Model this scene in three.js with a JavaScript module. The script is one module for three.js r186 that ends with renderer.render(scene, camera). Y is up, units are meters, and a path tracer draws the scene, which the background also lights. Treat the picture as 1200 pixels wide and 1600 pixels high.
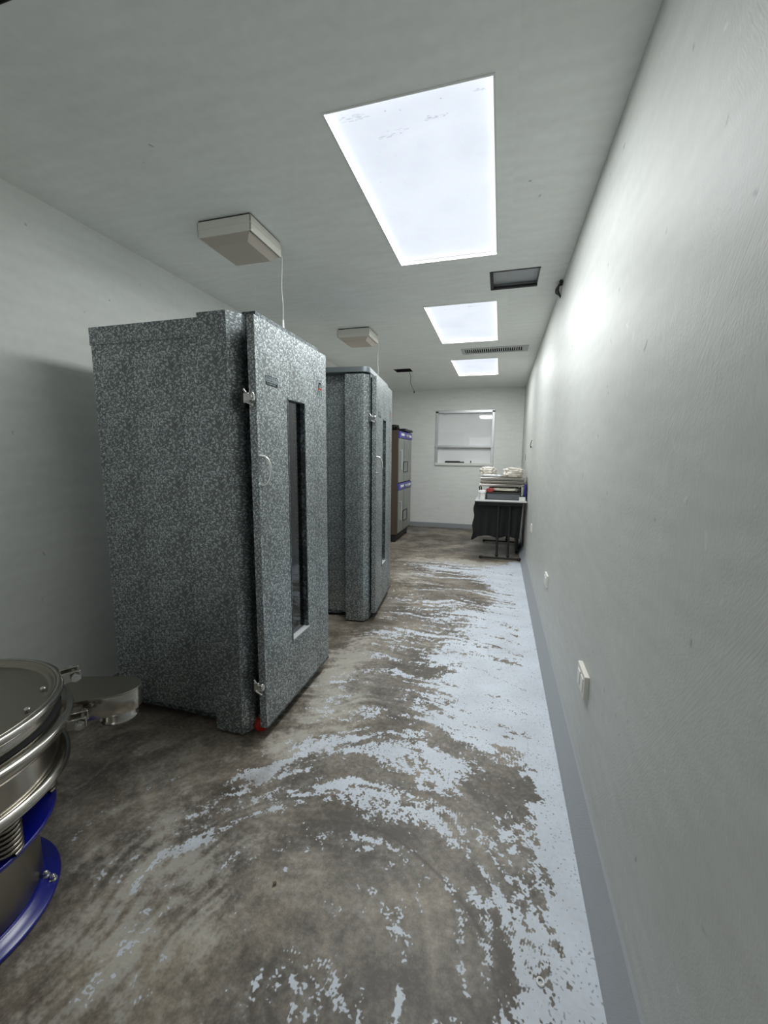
import * as THREE from 'three';
import { RoundedBoxGeometry } from 'three/addons/geometries/RoundedBoxGeometry.js';
import { mergeGeometries, mergeVertices, toCreasedNormals } from 'three/addons/utils/BufferGeometryUtils.js';
import { RectAreaLightUniformsLib } from 'three/addons/lights/RectAreaLightUniformsLib.js';
import { ImprovedNoise } from 'three/addons/math/ImprovedNoise.js';
import { Brush, Evaluator, SUBTRACTION } from 'three-bvh-csg';

// ---------------------------------------------------------------- camera, light, exposure
// Axes: x to the right across the room, y up, z = minus the depth along the room (metres).
RectAreaLightUniformsLib.init();
const scene = new THREE.Scene();
scene.background = new THREE.Color(0x70767c);              // overcast grey outside the unseen doorway behind the camera
const FOCAL = 638.885;                                   // pixels, for the 1200 x 1600 frame
const camera = new THREE.PerspectiveCamera(2 * Math.atan(800 / FOCAL) * 180 / Math.PI, 0.75, 0.02, 60);
{
  const yaw = -0.2739, pitch = -0.1359, roll = 0.0086;
  const fwd = new THREE.Vector3(Math.sin(yaw) * Math.cos(pitch), Math.sin(pitch), -Math.cos(yaw) * Math.cos(pitch));
  const right = new THREE.Vector3(Math.cos(yaw), 0, Math.sin(yaw));
  const up = new THREE.Vector3().crossVectors(right, fwd);
  const up2 = up.clone().multiplyScalar(Math.cos(roll)).addScaledVector(right, -Math.sin(roll));
  camera.position.set(0, 1.3, 0);
  camera.up.copy(up2);
  camera.lookAt(fwd.clone().add(camera.position));
}
scene.add(camera);
const renderer = new THREE.WebGLRenderer({ antialias: true });
renderer.toneMapping = THREE.LinearToneMapping;
renderer.toneMappingExposure = 1.2;
renderer.shadowMap.enabled = true;
const PANEL_GLOW = 0.73;                                 // what the eye sees of a skylight
const PANEL_LIGHT = 10.0;                                // the daylight it lets in
const UNSEEN_DOOR_LIGHT = 0.75;                                  // unseen doorway behind the camera, placed to light the near end
const DAYLIGHT = new THREE.Color(0.97, 1.0, 1.03);

// ---------------------------------------------------------------- room measures
const H = 2.484, XR = 0.353, XL = -2.146, DB = 7.487, DN = -1.9;    // ceiling, right wall, left wall, back wall, wall behind the camera
const XC = 0.295;                                        // foot of the sloped kerb

// ---------------------------------------------------------------- helpers
const taken = {};
function numbered(n) { const k = taken[n] = (taken[n] ?? -1) + 1; return k ? `${n}_${String(k).padStart(3, '0')}` : n; }
function add(o, name, parent) { o.name = parent === scene ? numbered(name) : name; parent.add(o); return o; }
const partCount = new WeakMap();
function partName(parent, name) {
  let m = partCount.get(parent); if (!m) partCount.set(parent, m = {});
  const k = m[name] = (m[name] ?? -1) + 1; return k ? `${name}_${String(k).padStart(3, '0')}` : name;
}
function mesh(name, geos, mat, parent = scene) {
  const g = Array.isArray(geos) ? merge(geos) : geos;
  const m = new THREE.Mesh(g, mat); m.castShadow = m.receiveShadow = true;
  m.name = parent === scene ? numbered(name) : partName(parent, name);
  parent.add(m); return m;
}
function merge(list) {
  return mergeGeometries(list.map((g) => {
    g = g.index ? g.toNonIndexed() : g.clone();
    for (const k of Object.keys(g.attributes)) if (!['position', 'normal', 'uv'].includes(k)) g.deleteAttribute(k);
    if (!g.attributes.normal) g.computeVertexNormals();
    if (!g.attributes.uv) metreUV(g);
    g.morphAttributes = {};
    return g;
  }));
}
function thing(name, label, category, [x, y, d] = [0, 0, 0], turn = 0, group) {
  const o = new THREE.Group(); o.name = numbered(name); scene.add(o);
  o.position.set(x, y, -d); o.rotation.y = turn;
  return tag(o, label, category, group);
}
function tag(o, label, category, group) { o.userData = { label, category }; if (group) o.userData.group = group; return o; }
function struct(o, label) { o.userData.kind = 'structure'; if (label) o.userData.label = label; return o; }
function metreUV(g) {                                    // box mapping in metres
  if (g.index) g = g.toNonIndexed();
  if (!g.attributes.normal) g.computeVertexNormals();
  const p = g.attributes.position, n = g.attributes.normal, uv = new Float32Array(p.count * 2);
  for (let i = 0; i < p.count; i++) {
    const ax = Math.abs(n.getX(i)), ay = Math.abs(n.getY(i)), az = Math.abs(n.getZ(i));
    if (ax >= ay && ax >= az) { uv[2 * i] = p.getZ(i); uv[2 * i + 1] = p.getY(i); }
    else if (ay >= az) { uv[2 * i] = p.getX(i); uv[2 * i + 1] = p.getZ(i); }
    else { uv[2 * i] = p.getX(i) + 0.37; uv[2 * i + 1] = p.getY(i); }
  }
  g.setAttribute('uv', new THREE.BufferAttribute(uv, 2));
  return g;
}
// box from x0..x1, y0..y1 and depth d0..d1, edges rounded by r
function bx(x0, x1, y0, y1, d0, d1, r = 0) {
  const w = x1 - x0, h = y1 - y0, d = d1 - d0;
  r = Math.min(r, w * 0.45, h * 0.45, d * 0.45);
  const g = r > 0 ? new RoundedBoxGeometry(w, h, d, 2, r) : new THREE.BoxGeometry(w, h, d);
  g.translate((x0 + x1) / 2, (y0 + y1) / 2, -(d0 + d1) / 2);
  return metreUV(g);
}
function tube(pts, r, seg = 24, rad = 8) {               // pts are [x, y, depth]
  const c = new THREE.CatmullRomCurve3(pts.map(([x, y, d]) => new THREE.Vector3(x, y, -d)), false, 'centripetal');
  return new THREE.TubeGeometry(c, seg, r, rad);
}
function rod(a, b, r, rad = 14) {
  const A = new THREE.Vector3(a[0], a[1], -a[2]), B = new THREE.Vector3(b[0], b[1], -b[2]), v = B.clone().sub(A);
  const g = new THREE.CylinderGeometry(r, r, v.length(), rad);
  g.applyQuaternion(new THREE.Quaternion().setFromUnitVectors(new THREE.Vector3(0, 1, 0), v.normalize()));
  g.translate((A.x + B.x) / 2, (A.y + B.y) / 2, (A.z + B.z) / 2);
  return g;
}
function ball(p, r, sx = 1, sy = 1, sz = 1) { const g = new THREE.SphereGeometry(r, 16, 12); g.scale(sx, sy, sz); g.translate(p[0], p[1], -p[2]); return g; }
function lathe(profile, seg = 72) { return new THREE.LatheGeometry(profile.map(([r, y]) => new THREE.Vector2(r, y)), seg); }
function prism(pts, depth, bevel = 0) {                  // pts in x, y; extruded along -z
  const s = new THREE.Shape(pts.map(([x, y]) => new THREE.Vector2(x, y)));
  const g = new THREE.ExtrudeGeometry(s, { depth: depth - 2 * bevel, bevelEnabled: bevel > 0, bevelSize: bevel, bevelThickness: bevel, bevelSegments: 2, bevelOffset: -bevel, curveSegments: 10 });
  g.translate(0, 0, -depth + bevel); return g;
}
function rng(seed) { let a = seed >>> 0; return () => { a = (a + 0x6D2B79F5) >>> 0; let t = a; t = Math.imul(t ^ (t >>> 15), t | 1); t ^= t + Math.imul(t ^ (t >>> 7), t | 61); return ((t ^ (t >>> 14)) >>> 0) / 4294967296; }; }

// ---------------------------------------------------------------- noise and textures
const per = new ImprovedNoise();
const n3 = (x, y, z = 0) => per.noise(x, y, z);
const fbm = (x, y, z, oct) => { let s = 0, a = 0.5; for (let i = 0; i < oct; i++) { s += a * n3(x, y, z + i * 7.3); x *= 2.03; y *= 2.03; a *= 0.5; } return s; };
const clamp = (x, a = 0, b = 1) => Math.min(b, Math.max(a, x));
const smooth = (a, b, x) => { const t = clamp((x - a) / (b - a)); return t * t * (3 - 2 * t); };
const lerp = (a, b, t) => a + (b - a) * t;
const mix3 = (a, b, t) => [lerp(a[0], b[0], t), lerp(a[1], b[1], t), lerp(a[2], b[2], t)];
function dataTex(w, h, fn, srgb = true, repeat = true) {
  const a = new Uint8Array(w * h * 4);
  for (let j = 0; j < h; j++) for (let i = 0; i < w; i++) {
    const c = fn(i, j), k = 4 * (j * w + i);
    if (typeof c === 'number') a[k] = a[k + 1] = a[k + 2] = clamp(c, 0, 255);
    else { a[k] = clamp(c[0], 0, 255); a[k + 1] = clamp(c[1], 0, 255); a[k + 2] = clamp(c[2], 0, 255); }
    a[k + 3] = 255;
  }
  return finish(new THREE.DataTexture(a, w, h, THREE.RGBAFormat), srgb, repeat);
}
function finish(t, srgb, repeat) {
  if (srgb) t.colorSpace = THREE.SRGBColorSpace;
  t.magFilter = THREE.LinearFilter; t.minFilter = THREE.LinearMipmapLinearFilter; t.generateMipmaps = true;
  if (repeat) t.wrapS = t.wrapT = THREE.RepeatWrapping;
  t.needsUpdate = true; return t;
}
function scaled(t, sx, sy) { const c = t.clone(); c.repeat.set(sx, sy); c.needsUpdate = true; return c; }

// galvanised spangle: crystals of random tone and direction, 0.55 m per tile
const SP = 1024, SN = 52;
const spangle = (() => {
  const R = rng(11), cells = [];
  for (let k = 0; k < SN * SN; k++) { const a = R() * Math.PI; cells.push([R(), R(), R(), Math.cos(a), Math.sin(a), R()]); }
  const tone = new Float32Array(SP * SP);
  for (let j = 0; j < SP; j++) for (let i = 0; i < SP; i++) {
    const wx = i + 7 * n3(i / 17, j / 17, 1.5), wy = j + 7 * n3(i / 17, j / 17, 9.1);
    const u = wx / SP * SN, v = wy / SP * SN, cu = Math.floor(u), cv = Math.floor(v);
    let best = 9, bt = 0;
    for (let b = -2; b <= 2; b++) for (let a = -2; a <= 2; a++) {
      const X = cu + a, Y = cv + b, c = cells[((Y % SN + SN) % SN) * SN + ((X % SN + SN) % SN)];
      const dx = u - X - c[0], dy = v - Y - c[1];
      const p = dx * c[3] + dy * c[4], q = -dx * c[4] + dy * c[3];
      const d = Math.hypot(p * 0.62, q * 1.5) + c[5] * 0.25;
      if (d < best) { best = d; bt = c[2]; }
    }
    tone[j * SP + i] = bt;
  }
  return tone;
})();
const spangleMap = dataTex(SP, SP, (i, j) => {
  const t = spangle[j * SP + i], big = 0.5 + 0.5 * Math.sin(2 * Math.PI * (i / SP) + 1.3 * Math.sin(2 * Math.PI * j / SP));
  const b = t > 0.7 ? lerp(0.8, 0.98, (t - 0.7) / 0.3) : lerp(0.5, 0.66, t / 0.7);
  const s = 255 * (b * 0.93 + 0.04 * big);
  return [s * 0.965, s * 0.99, s];
});
const spangleRough = dataTex(SP, SP, (i, j) => { const t = spangle[j * SP + i]; return t > 0.62 ? 120 : 150 + 40 * t; }, false);

// wall plaster
const orange = dataTex(1024, 1024, (i, j) => {           // fine paint texture, tile of 0.5 m
  const w = (x, y, f, s) => n3(Math.cos(x) * f, Math.sin(x) * f + Math.cos(y) * f * 1.3, Math.sin(y) * f + s);
  const x = i / 1024 * 2 * Math.PI, y = j / 1024 * 2 * Math.PI;
  return 128 + 70 * w(x, y, 11, 3) + 50 * w(x, y, 24, 13);
}, false);
const streaky = dataTex(1024, 1024, (i, j) => {          // the same with upright roller streaks, for the right wall
  const x = i / 1024 * 2 * Math.PI, y = j / 1024 * 2 * Math.PI, c = Math.cos(x), s = Math.sin(x), cy = Math.cos(y), sy = Math.sin(y);
  const f = n3(c * 14 + cy * 14, s * 14 + sy * 14, 3) * 48 + n3(c * 30 + cy * 26, s * 30 + sy * 26, 13) * 40;
  return 128 + f + 26 * n3(c * 5 + 0.5 * cy, s * 5 + 0.5 * sy, 23) + 18 * n3(c * 13 + 0.9 * cy, s * 13 + 0.9 * sy, 33);
}, false);
function wallMap(seed, marks, base, w = 1024, h = 512, wm = 4.4, hm = 2.5) {      // pale grey paint, wm x hm metres
  const R = rng(seed), c = document.createElement('canvas'); c.width = w; c.height = h;
  const g = c.getContext('2d');
  const img = g.createImageData(w, h);
  for (let j = 0; j < h; j++) for (let i = 0; i < w; i++) {
    const x = i / w * wm, y = j / h * hm;
    const v = base + 9 * fbm(x * 1.3 + seed, y * 1.3, 0.5, 4) + 5 * n3(x * 5, y * 22, seed) + 3 * n3(x * 30, y * 30, seed + 2);
    const k = 4 * (j * w + i); img.data[k] = v - 1; img.data[k + 1] = v + 1; img.data[k + 2] = v - 3; img.data[k + 3] = 255;
  }
  g.putImageData(img, 0, 0);
  const px = w / wm;
  for (let k = 0; k < marks; k++) {
    const x = R() * w, y = R() * h, a = R() * Math.PI, l = (0.004 + 0.03 * R() * R()) * px;
    g.strokeStyle = R() < 0.45 ? `rgba(232,234,232,${0.25 + 0.5 * R()})` : `rgba(96,96,92,${0.15 + 0.4 * R()})`;
    g.lineWidth = 0.6 + R() * 1.1; g.beginPath(); g.moveTo(x, y);
    g.quadraticCurveTo(x + Math.cos(a) * l * 0.5 + R() * 2, y + Math.sin(a) * l * 0.5 + R() * 2, x + Math.cos(a) * l, y + Math.sin(a) * l); g.stroke();
  }
  const t = new THREE.CanvasTexture(c); return finish(t, true, true);
}

// floor: bare brown concrete with the grey-blue paint swept away in arcs
const FX0 = XL - 0.1, FX1 = XR + 0.1, FD0 = DN - 0.1, FD1 = DB + 0.1;
const vOf = (d) => d < 0.4 ? lerp(0, 0.08, (d - FD0) / (0.4 - FD0)) : d < 2.4 ? lerp(0.08, 0.66, (d - 0.4) / 2) : lerp(0.66, 1, (d - 2.4) / (FD1 - 2.4));
const dOf = (v) => v < 0.08 ? lerp(FD0, 0.4, v / 0.08) : v < 0.66 ? lerp(0.4, 2.4, (v - 0.08) / 0.58) : lerp(2.4, FD1, (v - 0.66) / 0.34);
const gauss = (x, d, cx, cd, sx, sd) => Math.exp(-0.5 * (((x - cx) / sx) ** 2 + ((d - cd) / sd) ** 2));
const paintZones = [                                     // x, depth, half widths, amount
  [-0.02, 2.35, 0.26, 0.45, 0.36], [0.05, 2.95, 0.28, 0.5, 0.28], [-0.15, 1.98, 0.2, 0.1, 0.3], [0.2, 3.9, 0.25, 0.9, 0.3], [-0.55, 2.75, 0.22, 0.12, 0.2], [-0.45, 3.4, 0.3, 0.12, 0.2],
  [-0.2, 4.65, 0.7, 0.16, 0.42], [0.12, 4.55, 0.25, 0.3, 0.25], [-0.35, 1.62, 0.2, 0.05, 0.34], [-0.12, 1.56, 0.1, 0.06, 0.25], [0.02, 1.8, 0.09, 0.03, 0.32], [-0.75, 1.33, 0.2, 0.07, 0.3],
  [-0.4, 1.37, 0.3, 0.04, 0.34], [-0.2, 1.28, 0.1, 0.045, 0.24], [-0.9, 1.12, 0.1, 0.12, 0.16], [0.12, 1.02, 0.07, 0.1, 0.32], [0.02, 1.08, 0.05, 0.03, 0.3], [0.2, 0.9, 0.07, 0.12, 0.25], [0.05, 1.3, 0.05, 0.04, 0.18],
  [-0.3, 0.9, 0.09, 0.05, 0.16], [-0.35, 0.76, 0.08, 0.05, 0.2], [-0.05, 0.82, 0.05, 0.05, 0.2], [-0.2, 1.0, 0.12, 0.05, 0.13], [-0.7, 2.25, 0.2, 0.25, 0.05], [-0.6, 0.78, 0.1, 0.04, 0.1],
  [-0.5, 1.16, 0.2, 0.03, 0.15], [-0.9, 1.02, 0.12, 0.05, 0.2], [-1.0, 0.86, 0.08, 0.06, 0.16], [-0.82, 1.22, 0.1, 0.05, 0.2], [-0.98, 0.66, 0.12, 0.06, 0.1], [-0.5, 0.72, 0.1, 0.04, 0.12], [-0.6, 1.55, 0.2, 0.05, 0.2], [-0.8, 1.9, 0.1, 0.15, 0.14],
  [-0.05, 1.42, 0.07, 0.1, -0.2], [-0.05, 0.95, 0.12, 0.16, -0.17], [-0.5, 0.85, 0.2, 0.1, -0.1], [0.2, 1.55, 0.05, 0.13, -0.3], [0.23, 1.28, 0.04, 0.05, -0.15], [-0.65, 2.1, 0.12, 0.05, -0.2], [-0.35, 1.95, 0.12, 0.05, -0.12], [-0.3, 4.05, 0.4, 0.25, -0.2], [-0.55, 1.0, 0.2, 0.14, -0.16], [0.1, 5.5, 0.6, 0.55, -0.2], [-1.3, 5.8, 0.5, 0.6, -0.3],
];
const wornZones = [[-0.9, 0.68, 0.22, 0.16, 0.7], [-0.95, 1.0, 0.22, 0.14, 0.5], [-0.88, 1.52, 0.1, 0.1, 0.6], [-0.87, 2.3, 0.13, 0.35, 0.95], [-0.85, 4.2, 0.3, 0.4, 0.6], [-0.75, 1.75, 0.2, 0.2, 0.45], [0.0, 1.7, 0.12, 0.12, 0.35], [-1.35, 1.15, 0.25, 0.25, 0.25], [-0.3, 4.95, 0.7, 0.12, 0.8], [-0.2, 5.1, 0.6, 0.15, 0.4]];
const floorRough = new Uint8Array(512 * 512);
const FW = 2048, FHH = 2048;
const floorMap = dataTex(FW, FHH, (i, j) => {
  const x = lerp(FX0, FX1, (i + 0.5) / FW), d = dOf((j + 0.5) / FHH);
  const far = smooth(2.2, 4.5, d);
  // arcs of sweeping about a spot near the camera
  const wob = 0.14 * n3(x * 1.7, d * 1.7, 4) + 0.05 * n3(x * 5, d * 5, 8);
  const rx = x + 0.42, rd = d - 0.72, rad = Math.hypot(rx, rd) + wob, ang = Math.atan2(rx, rd), arc = ang * Math.min(rad, 1.6);
  const streak = fbm(rad * 9, arc * 1.7, 2.2, 3);
  const streakFine = n3(rad * 42, arc * 5, 5.5);
  const blotch = fbm(x * 5.5, d * 5.5, 12, 3);
  const streak2 = n3(rad * 21 + 0.5 * blotch, arc * 4.2, 15.5);
  const ragged = n3(x * 26, d * 26, 21) * 0.5 + n3(x * 58, d * 58, 31) * 0.4 + n3(x * 120, d * 120, 33) * 0.42;
  let p = -0.15 + 0.02 * far;
  for (const z of paintZones) p += 0.56 * z[4] * gauss(x, d, z[0], z[1], z[2], z[3]);
  const edge = 0.19 + 0.05 * n3(d * 2.3, 0.3, 2) + 0.03 * n3(d * 8, 0.9, 2) - 0.05 * smooth(1.9, 2.6, d) + 0.05 * smooth(1.0, 0.8, d) * -1;
  p += 0.55 * smooth(edge - 0.1 - 0.15 * smooth(1.8, 2.4, d), edge + 0.09, x);
  p -= 0.7 * smooth(4.95, 5.3, d + 0.2 * n3(x * 5, d * 2, 6));
  p -= 0.16 * smooth(-0.75, -1.1, x) * (1 - 0.6 * gauss(x, d, -0.95, 1.05, 0.2, 0.3));
  p = Math.min(p, 0.17 + 0.2 * smooth(0.17, 0.25, x));
  const cover = p + streak * 0.3 + blotch * 0.2 + streak2 * 0.2 + streakFine * (0.12 + 0.1 * far) + ragged * 0.32;
  const comb = Math.sin(arc * 2 * Math.PI / 0.013 + 3 * blotch) * smooth(0.18, 0.4, n3(x * 5.5, d * 5.5, 141)) * (1 - far);
  const cover2 = cover + 0.035 * comb;
  const paint = smooth(-0.012, 0.014, cover2);
  // concrete
  const gsw = n3(x * 6, d * 6, 55);
  let worn = 0; for (const z of wornZones) worn += z[4] * gauss(x, d, z[0], z[1], z[2], z[3]);
  const g1 = fbm(x * 3.6 + 4, d * 3.6, 40, 5), g4 = n3(x * 15 + 2 * gsw, d * 15, 42), g2 = n3(x * 60, d * 60, 44), g3 = n3(x * 170, d * 170, 47), gs = n3(rad * 30, arc * 3, 52);
  const t = 0.36 + 1.0 * g1 + 0.3 * g4 + 0.22 * gs + 0.26 * g2 + 0.2 * g3 + 0.06 * far;
  let c = mix3([82, 77, 71], [164, 158, 148], clamp(t));
  const tan = clamp(0.5 + 1.3 * fbm(x * 2.2, d * 2.2, 61, 3));
  c = mix3(c, [c[0] * 1.03, c[1] * 0.99, c[2] * 0.93], tan * 0.8);
  const lightPatch = smooth(-0.12, 0.35, worn * 0.75 + 0.5 * fbm(x * 7, d * 7, 70, 4) + 0.25 * streakFine + 0.3 * ragged - 0.32);
  c = mix3(c, [192, 188, 178], lightPatch * 0.72);
  // thin film of old paint that has lost its body
  const ghost = smooth(-0.2, 0.0, cover) * 0.3 * smooth(-0.2, 0.3, n3(x * 22, d * 22, 77) + g2 * 0.6);
  c = mix3(c, [150, 152, 154], ghost);
  // dark damp stains and a long swept groove
  const damp = smooth(0.12, 0.4, fbm(x * 1.9 + 9, d * 1.9, 90, 3) + 0.3 * gauss(x, d, -0.2, 6.2, 1.1, 0.7));
  c = mix3(c, [c[0] * 0.72, c[1] * 0.7, c[2] * 0.68], damp * 0.8);
  const groove = Math.exp(-(((Math.hypot(rx, rd) - 0.5 + 0.02 * n3(arc * 3, 1, 1)) / 0.006) ** 2)) * smooth(-0.3, 0.1, n3(arc * 4, 3, 3)) * smooth(-0.9, 0.0, ang);
  c = mix3(c, [70, 62, 55], groove * 0.7);
  // paint with grime and pin holes
  const speck = smooth(0.32, 0.45, n3(x * 120, d * 120, 101) * 0.8 + 0.25 * n3(x * 14, d * 14, 103));
  let pc = 208 + 12 * n3(x * 6, d * 6, 110) + 6 * g2;
  pc -= speck * 55;
  c = mix3(c, [pc * 0.97, pc, pc * 1.045], paint * (1 - 0.4 * smooth(-0.55, -0.95, x) * (0.6 + n3(x * 12, d * 12, 151))));
  const rim = Math.exp(-((cover / 0.012) ** 2)) * 0.22;
  c = mix3(c, [88, 80, 70], rim);
  return c;
}, true, false);
const floorBump = dataTex(1024, 1024, (i, j) => { const x = i / 40, y = j / 40; return 128 + 70 * fbm(x, y, 3, 4) + 30 * n3(x * 7, y * 7, 9); }, false);

// dirty acrylic of the skylights
function acrylic(seed) {
  const R = rng(seed), w = 512, h = 1024, c = document.createElement('canvas'); c.width = w; c.height = h;
  const g = c.getContext('2d'); g.fillStyle = '#f4f8ff'; g.fillRect(0, 0, w, h);
  for (let k = 0; k < 60; k++) { const x = R() * w, y = R() * h, r = 40 + 120 * R(), gr = g.createRadialGradient(x, y, 0, x, y, r); gr.addColorStop(0, `rgba(214,222,236,${0.05 + 0.12 * R()})`); gr.addColorStop(1, 'rgba(214,222,236,0)'); g.fillStyle = gr; g.fillRect(x - r, y - r, 2 * r, 2 * r); }
  for (let k = 0; k < 26; k++) { g.fillStyle = `rgba(120,124,130,${0.2 + 0.6 * R()})`; g.beginPath(); g.arc(R() * w, R() * h, 0.7 + 2.2 * R() * R(), 0, 7); g.fill(); }
  const smear = (x, y, n, s) => { for (let k = 0; k < n; k++) { g.strokeStyle = `rgba(130,134,140,${0.15 + 0.35 * R()})`; g.lineWidth = 1 + 2 * R(); const X = x + (R() - 0.5) * s, Y = y + (R() - 0.5) * s * 0.25; g.beginPath(); g.moveTo(X, Y); g.lineTo(X + 6 + 12 * R(), Y + 4 * (R() - 0.5)); g.stroke(); } };
  smear(70, 60, 26, 90); smear(330, 120, 22, 70); smear(180, 150, 14, 110); smear(470, 60, 8, 40);
  const t = new THREE.CanvasTexture(c); return finish(t, true, false);
}

// ---------------------------------------------------------------- materials
const std = (o) => new THREE.MeshStandardMaterial(o), phy = (o) => new THREE.MeshPhysicalMaterial(o);
const M = {};
const bumpWall = scaled(orange, 2, 2);
const wallTexA = wallMap(3, 420, 198), wallTexB = wallMap(8, 160, 234), wallTexC = wallMap(15, 40, 241);
M.wallRight = phy({ specularIntensity: 0.55, map: scaled(wallTexA, 1 / 4.4, 1 / 2.5), roughness: 0.5, bumpMap: scaled(streaky, 1.7, 1.3), bumpScale: 0.0009 });
M.wall = std({ map: scaled(wallTexB, 1 / 4.4, 1 / 2.5), roughness: 0.6, bumpMap: bumpWall, bumpScale: 0.0005 });
M.ceiling = std({ map: scaled(wallTexC, 1 / 4.4, 1 / 2.5), roughness: 0.75, bumpMap: bumpWall, bumpScale: 0.0003 });
M.floor = std({ map: floorMap, roughness: 0.5, bumpMap: scaled(floorBump, 3, 7), bumpScale: 0.0012 });
M.kerb = std({ color: 0x9a9ea2, roughness: 0.5, bumpMap: scaled(streaky, 1.7, 1.3), bumpScale: 0.0009 });
M.galv = std({ map: scaled(spangleMap, 1 / 0.26, 1 / 0.26), roughnessMap: scaled(spangleRough, 1 / 0.26, 1 / 0.26), color: 0xe9edec, metalness: 0.76, roughness: 0.8 });
M.galvTrim = std({ map: scaled(spangleMap, 1 / 0.5, 1 / 0.5), color: 0x9aa0a2, metalness: 0.75, roughness: 0.5 });
M.capSheet = std({ color: 0x7b8387, metalness: 0.7, roughness: 0.42 });
M.rubber = std({ color: 0x0b0b0b, roughness: 0.8 });
M.chrome = std({ color: 0xd8d8d6, metalness: 1, roughness: 0.18 });
M.steel = std({ color: 0xb6b2aa, metalness: 1, roughness: 0.2 });
M.steelSoft = std({ color: 0x989389, metalness: 1, roughness: 0.3 });
M.blue = phy({ color: 0x0a1480, roughness: 0.32, clearcoat: 0.6, clearcoatRoughness: 0.2 });
M.red = std({ color: 0xa01c16, roughness: 0.45 });
M.black = std({ color: 0x141414, roughness: 0.5 });
M.dark = std({ color: 0x232325, roughness: 0.55, metalness: 0.2 });
M.white = std({ color: 0xe6e6e2, roughness: 0.45 });
M.whiteWarm = std({ color: 0xdfddd4, roughness: 0.5 });
M.glassDark = phy({ color: 0xb8bdc2, roughness: 0.05, transmission: 1, thickness: 0, ior: 1.5 });
M.inner = std({ color: 0x3c3e40, roughness: 0.6, metalness: 0.4 });
M.alu = std({ color: 0xd2d4d4, metalness: 0.6, roughness: 0.35 });

// ---------------------------------------------------------------- the room
{
  const seg = Math.round((FD1 - FD0) / 0.1);
  const g = new THREE.BoxGeometry(FX1 - FX0, 0.12, FD1 - FD0, 1, 1, seg);
  g.translate((FX0 + FX1) / 2, -0.06, -(FD0 + FD1) / 2);
  const p = g.attributes.position, uv = g.attributes.uv;
  for (let i = 0; i < p.count; i++) uv.setXY(i, (p.getX(i) - FX0) / (FX1 - FX0), vOf(-p.getZ(i)));
  struct(mesh('floor', g, M.floor), 'brown concrete floor with pale grey paint worn off in swept arcs');
}
function slabWithHoles(outer, holes, thick) {            // rectangles [a0, a1, b0, b1] in the shape's own plane
  const s = new THREE.Shape([[outer[0], outer[2]], [outer[1], outer[2]], [outer[1], outer[3]], [outer[0], outer[3]]].map((q) => new THREE.Vector2(...q)));
  for (const h of holes) s.holes.push(new THREE.Path([[h[0], h[2]], [h[0], h[3]], [h[1], h[3]], [h[1], h[2]]].map((q) => new THREE.Vector2(...q))));
  return new THREE.ExtrudeGeometry(s, { depth: thick, bevelEnabled: false });
}
const SKY = [[-0.652, -0.072, 1.483, 2.671], [-0.645, -0.077, 3.415, 4.52], [-0.644, -0.081, 5.3, 6.322]];
const HATCH = [-0.114, 0.192, 2.906, 3.207], HOLE = [[-1.477, -1.238, 5.655, 5.875], [-1.52, -1.27, 0.7, 0.937]], VENT = [-0.45, 0.215, 4.81, 5.0];
{
  const holes = [...SKY, HATCH, ...HOLE, VENT];
  const g = slabWithHoles([FX0, FX1, FD0, FD1], holes, 0.12);      // plane: x, depth
  g.rotateX(-Math.PI / 2); g.translate(0, H, 0);                   // depth goes to -z, thickness up
  struct(mesh('ceiling', metreUV(g), M.ceiling), 'flat pale grey painted ceiling');
}
struct(mesh('wall_left', bx(XL - 0.12, XL, -0.1, H + 0.1, FD0, FD1), M.wall), 'plain pale grey wall behind the steel cabinets');
struct(mesh('wall_right', bx(XR, XR + 0.12, -0.1, H + 0.1, FD0, FD1), M.wallRight), 'long pale grey wall with glossy paint');
const UNSEEN_DOOR = [-1.75, -0.35, 0, 2.1];                     // unseen doorway behind the camera, holds the light for the near end
{
  const g = slabWithHoles([XL - 0.1, XR + 0.1, -0.1, H + 0.1], [[UNSEEN_DOOR[0], UNSEEN_DOOR[1], -0.01, UNSEEN_DOOR[3]]], 0.12);
  g.translate(0, 0, -DN);
  struct(mesh('wall_near', metreUV(g), M.wall), 'near end wall out of view, with an unseen doorway');
  const f = new THREE.Group(); f.name = 'door_1'; scene.add(f); struct(f, 'unseen doorway behind the camera that lights the near end of the room');
  mesh('unseen_door_frame', [bx(UNSEEN_DOOR[0] - 0.05, UNSEEN_DOOR[0], 0, UNSEEN_DOOR[3] + 0.05, DN - 0.13, DN + 0.01, 0.003), bx(UNSEEN_DOOR[1], UNSEEN_DOOR[1] + 0.05, 0, UNSEEN_DOOR[3] + 0.05, DN - 0.13, DN + 0.01, 0.003), bx(UNSEEN_DOOR[0], UNSEEN_DOOR[1], UNSEEN_DOOR[3], UNSEEN_DOOR[3] + 0.05, DN - 0.13, DN + 0.01, 0.003)], M.white, f);
  const L = new THREE.RectAreaLight(DAYLIGHT.getHex(), UNSEEN_DOOR_LIGHT, UNSEEN_DOOR[1] - UNSEEN_DOOR[0] - 0.02, UNSEEN_DOOR[3] - 0.05);
  L.position.set((UNSEEN_DOOR[0] + UNSEEN_DOOR[1]) / 2, UNSEEN_DOOR[3] / 2, -DN + 0.05); L.name = 'unseen_doorway_light'; f.add(L);  // area light out of view, brightens the near end of the room
}
const WIN = [-1.135, -0.133, 1.155, 2.102];
{
  const g = slabWithHoles([XL - 0.1, XR + 0.1, -0.1, H + 0.1], [WIN], 0.14);
  g.translate(0, 0, -DB - 0.14);
  struct(mesh('wall_back', metreUV(g), M.wall), 'white end wall with a small window');
}
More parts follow.
